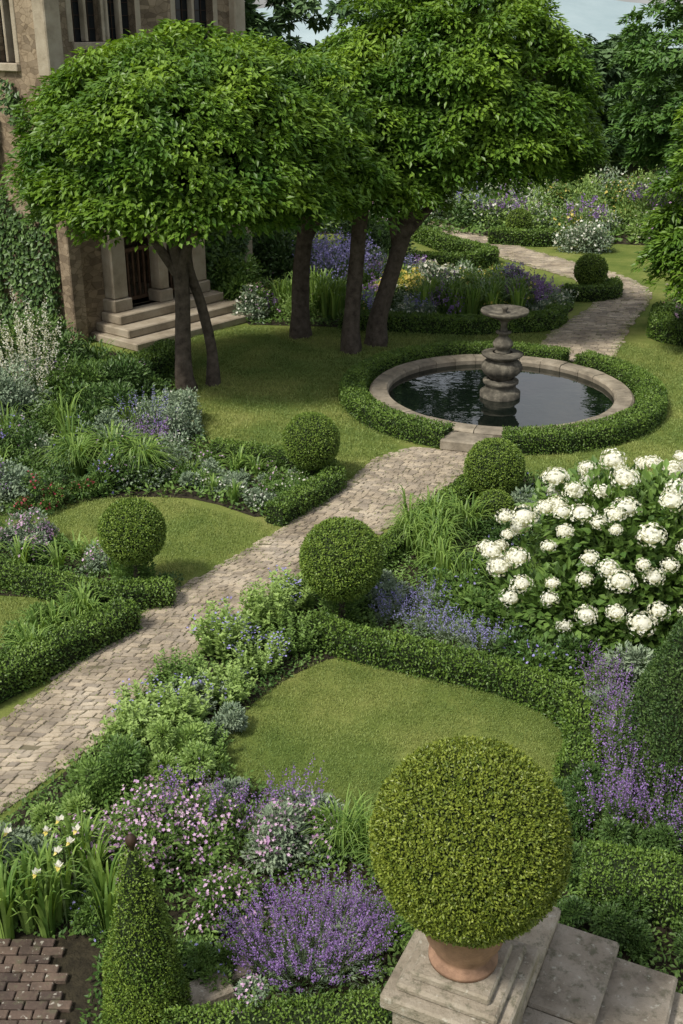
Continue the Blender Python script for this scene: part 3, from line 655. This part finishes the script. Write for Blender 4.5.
def tree(name, stems, c, rx, ry, z0, z1, n, L, ncl, mat='tree', lobes=()):
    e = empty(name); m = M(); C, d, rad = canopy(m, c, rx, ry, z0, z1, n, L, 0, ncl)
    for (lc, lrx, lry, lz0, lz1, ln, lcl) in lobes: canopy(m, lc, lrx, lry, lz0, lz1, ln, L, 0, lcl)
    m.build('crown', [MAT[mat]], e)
    t = M()
    for st in stems:
        pts, rad_ = st; tube(t, pts, rad_, 11, 0, .10)
        top = np.array(pts[-1])
        sel = rng.choice(len(C), 14, replace=False)
        for i in sel:
            tgt = C[i] * .85 + np.array([c[0], c[1], (z0 + z1) / 2]) * .15; s0 = np.array(pts[-2]) * (1 - (f := R(.1, .9))) + top * f
            if tgt[2] < s0[2] - .1: tgt[2] = s0[2] + .3
            mid = (s0 + tgt) / 2 + np.array([0, 0, .12]); tube(t, [s0, mid, tgt], [rad_[-1] * .7, rad_[-1] * .4, .012], 6)
    t.build('trunk_and_limbs', [MAT['bark']], e)

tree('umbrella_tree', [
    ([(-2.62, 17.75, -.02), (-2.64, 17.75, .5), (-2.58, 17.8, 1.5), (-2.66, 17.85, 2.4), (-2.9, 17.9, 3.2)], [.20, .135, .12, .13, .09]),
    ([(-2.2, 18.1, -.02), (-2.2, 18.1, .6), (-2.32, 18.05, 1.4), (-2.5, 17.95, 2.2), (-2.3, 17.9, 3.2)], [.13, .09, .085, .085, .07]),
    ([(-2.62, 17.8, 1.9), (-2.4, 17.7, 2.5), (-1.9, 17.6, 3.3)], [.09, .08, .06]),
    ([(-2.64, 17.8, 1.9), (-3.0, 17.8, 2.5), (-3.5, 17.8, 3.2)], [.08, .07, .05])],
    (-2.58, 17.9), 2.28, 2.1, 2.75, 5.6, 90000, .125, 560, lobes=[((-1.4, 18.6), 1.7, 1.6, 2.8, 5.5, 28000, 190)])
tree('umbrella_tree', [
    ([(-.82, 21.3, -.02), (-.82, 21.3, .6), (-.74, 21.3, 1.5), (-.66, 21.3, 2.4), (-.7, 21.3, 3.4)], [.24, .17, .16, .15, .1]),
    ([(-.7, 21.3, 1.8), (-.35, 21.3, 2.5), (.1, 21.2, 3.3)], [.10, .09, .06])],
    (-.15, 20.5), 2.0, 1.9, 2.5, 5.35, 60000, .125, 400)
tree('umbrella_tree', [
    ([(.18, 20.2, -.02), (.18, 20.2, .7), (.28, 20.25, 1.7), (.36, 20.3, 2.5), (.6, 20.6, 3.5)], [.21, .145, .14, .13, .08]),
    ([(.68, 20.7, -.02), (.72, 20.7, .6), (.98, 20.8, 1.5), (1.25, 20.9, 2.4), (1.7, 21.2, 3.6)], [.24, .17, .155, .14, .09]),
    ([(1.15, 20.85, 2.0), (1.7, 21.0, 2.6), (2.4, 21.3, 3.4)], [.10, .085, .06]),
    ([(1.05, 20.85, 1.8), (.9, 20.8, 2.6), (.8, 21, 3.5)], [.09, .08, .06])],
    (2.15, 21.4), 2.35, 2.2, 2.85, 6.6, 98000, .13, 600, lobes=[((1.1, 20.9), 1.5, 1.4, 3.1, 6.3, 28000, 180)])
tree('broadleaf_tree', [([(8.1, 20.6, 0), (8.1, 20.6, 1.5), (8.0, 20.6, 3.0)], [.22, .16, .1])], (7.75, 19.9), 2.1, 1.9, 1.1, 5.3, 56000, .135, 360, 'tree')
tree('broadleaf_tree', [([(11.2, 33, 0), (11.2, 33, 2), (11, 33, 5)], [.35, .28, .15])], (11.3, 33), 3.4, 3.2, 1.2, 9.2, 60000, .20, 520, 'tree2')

# distant trees; tallest crowns raised out of view to darken the pool reflection
m = M()
for (x, y, r, z1) in [(-14, 46, 6, 12), (-6, 44, 5, 13), (0, 44, 4.5, 14), (4.2, 46, 3.4, 12), (8.6, 47, 2.8, 5.6), (12, 50, 3, 5.4), (17.5, 46, 5, 12), (24, 48, 6, 10), (-22, 50, 7, 10), (31, 52, 7, 10), (9, 56, 5, 5.5), (15, 58, 5, 5.6), (-4, 34, 2.6, 7.5), (.5, 37, 2.2, 5.5)]:
    canopy(m, (x, y), r, r * .7, .2, z1, 12000, .38, 0, 200)
m.build('distant_trees', [MAT['far']])
m = M(); n = 60; xs = np.linspace(-260, 320, n); hh = 9 + 7 * np.sin(xs * .013 + 1) + 3 * np.sin(xs * .05)
V = np.r_[np.c_[xs, np.full(n, 300), np.full(n, -1)], np.c_[xs, np.full(n, 360), hh], np.c_[xs, np.full(n, 480), np.full(n, -1)]]; i = np.arange(n - 1)
m.add(V, np.r_[np.stack([i, i + 1, n + i + 1, n + i], 1), np.stack([n + i, n + i + 1, 2 * n + i + 1, 2 * n + i], 1)], 0, .5, True)
m.build('hills', [solidmat('hazy_hill', [(.3, (.26, .34, .36)), (.7, (.34, .42, .44))], .05, 1, 0)])

# ------------------------------------------------------------------ pool & fountain
e = empty('garden_pool', (2.6, 17.3, 0)); m = M()
seg = 30
for s in range(seg):
    a0 = 2 * math.pi * s / seg + .003; a1 = 2 * math.pi * (s + 1) / seg - .003
    prof = [(1.84, .0), (1.83, .13), (1.86, .17), (2.10, .175), (2.14, .14), (2.13, 0)]; K = 4; V = []; dz = R(-.006, .006)
    for k in range(K + 1):
        a = a0 + (a1 - a0) * k / K
        for r, z in prof: V.append([r * math.cos(a), r * math.sin(a), z + (dz if z > .1 else 0)])
    F = []; q = len(prof)
    for k in range(K):
        for j in range(q - 1): F.append([k * q + j, (k + 1) * q + j, (k + 1) * q + j + 1, k * q + j + 1])
    for k in (0, K): F.append([k * q, k * q + 1, k * q + 4, k * q + 5]); F.append([k * q + 1, k * q + 2, k * q + 3, k * q + 4])
    m.add(V, F, 0, R(0, 1))
lathe(m, [(1.85, .13), (1.85, .012)], seg=64, mat=1)
m.build('stone_rim', G('rim', 'fount'), e)
m = M(); lathe(m, [(1.86, .06), (.9, .06), (.001, .06)], seg=64, smooth=False); m.build('water', G('water'), e)
m = M(); box(m, (-.78, -2.32, .09), (.72, .42, .16), 0, .02, -.30); m.build('threshold_slab', G('rim'), e)
m = M()
lathe(m, [(.33, 0), (.33, .09), (.29, .12), (.25, .15), (.25, .21), (.29, .24), (.29, .28), (.20, .31)], seg=40)
lathe(m, [(.17, .31), (.19, .34), (.27, .40), (.315, .48), (.30, .56), (.24, .61), (.20, .63)], seg=60, lobes=14, amp=.09)
lathe(m, [(.20, .63), (.27, .66), (.33, .70), (.335, .73), (.27, .745), (.16, .75)], seg=48)
lathe(m, [(.13, .75), (.11, .78), (.12, .81), (.16, .85), (.165, .90), (.13, .95), (.085, .99), (.07, 1.03), (.12, 1.06), (.13, 1.08), (.08, 1.10)], seg=40)
lathe(m, [(.06, 1.10), (.05, 1.15), (.055, 1.22), (.09, 1.27), (.17, 1.31), (.28, 1.345), (.36, 1.38)], seg=48, lobes=16, amp=.03)
lathe(m, [(.365, 1.38), (.385, 1.41), (.38, 1.435), (.35, 1.43), (.25, 1.395), (.001, 1.38)], seg=48)
lathe(m, [(.04, 1.38), (.035, 1.43), (.055, 1.455), (.04, 1.49), (.001, 1.5)], seg=20)
m.build('stone_fountain', G('fount'), None, (2.6, 17.3, .05))

# ------------------------------------------------------------------ stone manor house
th = math.atan2(.77, .64); H = empty('stone_house', (-5.1, 20.8, 0), th)
def wall(m, axis, length, z1, openings, thick=.5, mat=0, z0=0.):
    xs_ = sorted({0, length, *[o[0] for o in openings], *[o[1] for o in openings]}); zs = sorted({z0, z1, *[o[2] for o in openings], *[o[3] for o in openings]})
    for i in range(len(xs_) - 1):
        for j in range(len(zs) - 1):
            cx = (xs_[i] + xs_[i + 1]) / 2; cz = (zs[j] + zs[j + 1]) / 2
            if any(o[0] < cx < o[1] and o[2] < cz < o[3] for o in openings): continue
            sx = xs_[i + 1] - xs_[i]; sz = zs[j + 1] - zs[j]
            if axis == 'x': box(m, (cx, thick / 2, cz), (sx, thick, sz), mat, 0)
            else: box(m, (thick / 2, cx, cz), (thick, sx, sz), mat, 0)
m = M()
wf = [(1.05, 2.95, .5, 2.85), (.55, 1.2, 5.35, 6.9), (1.36, 2.0, 5.35, 6.9), (3.6, 4.2, 1.2, 2.7), (3.0, 4.0, 5.3, 6.9)]
wall(m, 'x', 4.6, 9., wf)
m.build('front_wall', G('wall'), H)
ws = [(.5, 1.1, 5.0, 6.8), (3.5, 4.6, 5.0, 6.8), (3.2, 4.2, 1.0, 2.6)]
mm = M(); wall(mm, 'y', 8., 9., ws)
for k in range(len(mm.V)): mm.V[k] = mm.V[k] + np.array([.0, .503, 0])
mm.build('side_wall', G('wall'), H)
m = M(); box(m, (4.35, 4.5, 4.5), (.5, 7.9, 9.0), 0, 0); box(m, (2.3, 8.8, 4.5), (4.5, .5, 9), 0, 0); m.build('rear_walls', G('wall'), H)
m = M(); V = [(-.3, -.3, 9.0), (4.9, -.3, 9.0), (4.9, 9.3, 9.0), (-.3, 9.3, 9.0), (2.3, -.1, 11.6), (2.3, 9.1, 11.6)]
m.add(V, [[0, 3, 5, 4], [1, 4, 5, 2]]); m.add(V, [[0, 4, 1], [3, 2, 5]]); m.add(V, [[0, 1, 2, 3]]); m.build('roof', G('roof'), H)
m = M(); gl = M()
def leads(a0, a1, z0, z1, ax):
    nx = max(2, int((a1 - a0) / .16)); nz = int((z1 - z0) / .2)
    for i in range(1, nx):
        p = a0 + (a1 - a0) * i / nx
        box(m, (p, .175, (z0 + z1) / 2) if ax == 'x' else (.175, p, (z0 + z1) / 2), (.014, .014, z1 - z0 - .02), 1, 0)
    for i in range(1, nz):
        z = z0 + (z1 - z0) * i / nz
        box(m, ((a0 + a1) / 2, .178, z) if ax == 'x' else (.178, (a0 + a1) / 2, z), (a1 - a0 - .02, .012, .014) if ax == 'x' else (.012, a1 - a0 - .02, .014), 1, 0)
def win_x(a0, a1, z0, z1, bars=2):
    w = a1 - a0
    box(m, ((a0 + a1) / 2, .02, z0 - .07), (w + .12, .22, .14), 0, .015); box(m, ((a0 + a1) / 2, .03, z1 + .08), (w + .12, .18, .16), 0, .015)
    for x in (a0 - .06, a1 + .06): box(m, (x, .05, (z0 + z1) / 2), (.12, .14, z1 - z0 - .006), 0, .01)
    for i in range(1, bars): box(m, (a0 + w * i / bars, .10, (z0 + z1) / 2), (.06, .16, z1 - z0 - .01), 0, .015)
    box(m, ((a0 + a1) / 2, .105, z0 + (z1 - z0) * .62), (w - .01, .14, .07), 0, .015)
    box(gl, ((a0 + a1) / 2, .2, (z0 + z1) / 2), (w - .01, .02, z1 - z0 - .01), 0, 0); leads(a0, a1, z0, z1, 'x')
def win_y(a0, a1, z0, z1, bars=2):
    w = a1 - a0; c = (a0 + a1) / 2
    box(m, (.02, c, z0 - .07), (.22, w + .24, .14), 0, .015); box(m, (.03, c, z1 + .08), (.18, w + .24, .16), 0, .015)
    for x in (a0 - .06, a1 + .06): box(m, (.05, x, (z0 + z1) / 2), (.14, .12, z1 - z0 - .006), 0, .01)
    for i in range(1, bars): box(m, (.10, a0 + w * i / bars, (z0 + z1) / 2), (.16, .06, z1 - z0 - .01), 0, .015)
    box(m, (.105, c, z0 + (z1 - z0) * .62), (.14, w - .01, .07), 0, .015)
    box(gl, (.2, c, (z0 + z1) / 2), (.02, w - .01, z1 - z0 - .01), 0, 0); leads(a0, a1, z0, z1, 'y')
for o in wf[1:]: win_x(*o)
for o in ws: win_y(o[0] + .503, o[1] + .503, o[2], o[3])
m.build('window_surrounds', G('stone', 'wood'), H); gl.build('window_panes', G('glass'), H)
m = M()
box(m, (.0, -.02, 6.9), (.34, .34, 4.2), 0, .02); box(m, (.0, -.02, 2.39), (.30, .30, 4.78), 1, .02); box(m, (4.6, -.02, 4.5), (.3, .3, 9.0), 0, .02)
box(m, (2.3, -.05, 4.75), (4.2, .2, .16), 0, .03)
m.build('quoins_and_string_course', G('stone', 'wall'), H)
m = M()
for x, w in ((.92, .36), (2.05, .24), (3.05, .34)):
    box(m, (x, -.14, .62), (w + .1, .40, .24), 0, .02); box(m, (x, -.14, 1.68), (w, .30, 1.86), 0, .02); box(m, (x, -.14, 2.70), (w + .08, .38, .18), 0, .03)
box(m, (2.0, -.14, 2.93), (2.7, .42, .26), 0, .02); box(m, (2.0, -.18, 3.12), (2.9, .54, .12), 0, .03)
m.build('porch_columns', G('stone'), H)
m = M()
box(m, (2.0, .65, .25), (1.89, 1.7, .5), 0, 0); box(m, (2.0, -.30, .41), (2.8, .58, .18), 0, .02, 0, .7)
box(m, (2.05, -.50, .235), (3.2, .98, .165), 0, .02, 0, .4); box(m, (2.1, -.70, .075), (3.6, 1.38, .15), 0, .02, 0, .9)
m.build('porch_steps', G('stone'), H)
m = M()
box(m, (2.0, 1.62, 1.7), (2.3, .1, 2.6), 1, 0); box(m, (1.0, 1.05, 1.7), (.09, 1.1, 2.6), 1, 0); box(m, (3.0, 1.05, 1.7), (.09, 1.1, 2.6), 1, 0); box(m, (2.0, 1.05, 2.95), (2.3, 1.1, .1), 1, 0)
for i in range(13): box(m, (1.16 + i * .14, .10, 1.05), (.045, .04, .96), 2, .005)
box(m, (2.0, .10, 1.56), (1.86, .07, .07), 2, .005); box(m, (2.0, .10, .60), (1.86, .07, .07), 2, .005)
box(m, (1.8, 1.53, 1.5), (1.1, .06, 2.0), 0, .01)
MAT['oak'] = solidmat('oak_railing', [(.3, (.06, .035, .02)), (.7, (.15, .09, .055))], 10, .6, .3, 30)
m.build('porch_railing_and_door', G('wood', 'wall', 'oak'), H)
m = M(); n = 20000
yy = R(.3, 7, n); zz = R(0, 5.6, n); k = (wobble(np.stack([yy * .6, zz * .5, yy * 0], 1), 1.) + (3.0 - zz) * .3) > -.1; yy, zz = yy[k], zz[k]; n = len(yy)
leaves(m, np.stack([R(-.25, -.02, n), yy, zz], 1), np.stack([-R(.1, .6, n), R(-1, 1, n), R(-1, .2, n)], 1), np.stack([-np.ones(n), R(-.5, .5, n), R(0, .6, n)], 1), .12, .08, 0)
n = 7000; xx = R(3.2, 4.7, n); zz = R(0, 3.4, n); k = (wobble(np.stack([xx, zz, xx * 0], 1), 1.) + (1.6 - zz) * .4) > .1; xx, zz = xx[k], zz[k]; n = len(xx)
leaves(m, np.stack([xx, R(-.2, -.02, n), zz], 1), np.stack([R(-1, 1, n), -R(.1, .6, n), R(-1, .2, n)], 1), np.stack([R(-.5, .5, n), -np.ones(n), R(0, .6, n)], 1), .12, .08, 0)
m.build('climbing_plant', G('dark'), None, (-5.1, 20.8, 0), th)

# ------------------------------------------------------------------ potted ball, pedestal, steps, terrace
rz = -math.radians(25)
PX, PY = .63, 4.29
m = M(); box(m, (0, 0, .50), (.56, .56, 1.00), 0, .015); box(m, (0, 0, 1.045), (.66, .66, .09), 0, .012); box(m, (0, 0, 1.115), (.54, .54, .05), 0, .015)
box(m, (0, 0, .06), (.80, .80, .12), 0, .02); box(m, (0, 0, 1.165), (.42, .42, .05), 0, .01)
m.build('stone_pedestal', G('slab'), None, (PX, PY, 0), rz)
e = empty('potted_topiary_ball', (PX, PY, 0)); m = M()
lathe(m, [(.15, 1.19), (.18, 1.195), (.18, 1.22), (.15, 1.24), (.155, 1.27), (.20, 1.35), (.225, 1.44), (.235, 1.49), (.26, 1.50), (.26, 1.545), (.23, 1.55), (.21, 1.53), (.001, 1.52)], seg=40)
m.build('terracotta_urn', G('terra'), e)
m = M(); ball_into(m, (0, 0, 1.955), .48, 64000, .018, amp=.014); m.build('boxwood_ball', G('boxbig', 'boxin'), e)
m = M(); SX, SY = 1.06, 4.95
def loc(x, y): return (SX + x * math.cos(rz) - y * math.sin(rz), SY + x * math.sin(rz) + y * math.cos(rz))
zt = .66
for i, (x0, w) in enumerate([(-.15, .30), (.15, .36), (.515, .36), (.88, .36), (1.245, .36)]):
    for (ya, yb) in ([(-1.9, -.75), (-.742, .35)] if i % 2 == 0 else [(-1.9, -.35), (-.342, .35)]):
        cx, cy = loc(x0 + w / 2, (ya + yb) / 2)
        box(m, (cx, cy, zt - .04), (w + .03, yb - ya, .08), 0, .016, rz, R(0, 1), .006)
    cx, cy = loc(x0 + w / 2 , -.78); box(m, (cx, cy, (zt - .08) / 2), (w - .004, 2.2, zt - .083), 0, 0, rz)
    zt -= .12
m.build('stone_steps', G('slab'))
m = M()
for i in range(26):
    for j in range(22):
        x = -3.4 + i * .15 + (j % 2) * .075; y = 4.0 + j * .073
        if x > -1.62 - (y - 4.6) * .3: continue
        box(m, (x, y, .02 + R(-.005, .005)), (.141, .065, .04), 0, .005, R(-.03, .03), R(0, 1), .003)
m.build('brick_terrace', G('brick'))
m = M(); box(m, (-.92, 5.0, .08), (.5, .2, .16), 0, .015, .5); box(m, (-.72, 5.22, .06), (.3, .16, .12), 0, .015, .6); m.build('stone_edging', G('slab'))

# ------------------------------------------------------------------ camera, light, world
cam = bpy.data.cameras.new('camera'); co = bpy.data.objects.new('camera', cam); scene.collection.objects.link(co)
co.location = (0, 0, 5.6); co.rotation_euler = (math.radians(90 - 23.8), 0, 0)
cam.sensor_fit = 'VERTICAL'; cam.sensor_height = 36; cam.lens = 1100 / 1024 * 36; cam.clip_end = 2000; cam.clip_start = .1
scene.camera = co
el, az = math.radians(54), math.radians(230)
sd = Vector((math.sin(az) * math.cos(el), math.cos(az) * math.cos(el), math.sin(el)))
su = bpy.data.lights.new('sun', 'SUN'); su.energy = 3.9; su.angle = math.radians(9); su.color = (1, .95, .86)
so = bpy.data.objects.new('sun', su); scene.collection.objects.link(so); so.rotation_euler = sd.to_track_quat('Z', 'Y').to_euler(); so.location = (0, 0, 30)
w = bpy.data.worlds.new('World'); scene.world = w; w.use_nodes = True; nt = w.node_tree
bg = nt.nodes['Background']; sk = nt.nodes.new('ShaderNodeTexSky'); sk.sky_type = 'NISHITA'; sk.sun_disc = False
sk.sun_elevation = el; sk.sun_rotation = az; sk.dust_density = 3; sk.air_density = 1
tc = nt.nodes.new('ShaderNodeTexCoord'); mp = nt.nodes.new('ShaderNodeMapping'); mp.inputs['Scale'].default_value = (1, 1, 2.5); nt.links.new(tc.outputs['Generated'], mp.inputs[0])
cn = noise(nt, 2.2, 5, .6, mp.outputs[0]); cf = ramp(nt, cn, [(.42, (.2, .2, .2)), (.62, (.9, .9, .9))])
col = mixc(nt, cf, sk.outputs[0], (7.2, 7.15, 7.0)); nt.links.new(col, bg.inputs[0]); bg.inputs[1].default_value = .13
scene.view_settings.view_transform = 'Standard'; scene.view_settings.look = 'None'; scene.view_settings.exposure = 0
print('TOTAL POLYS', sum(len(o.data.polygons) for o in bpy.data.objects if o.type == 'MESH'))
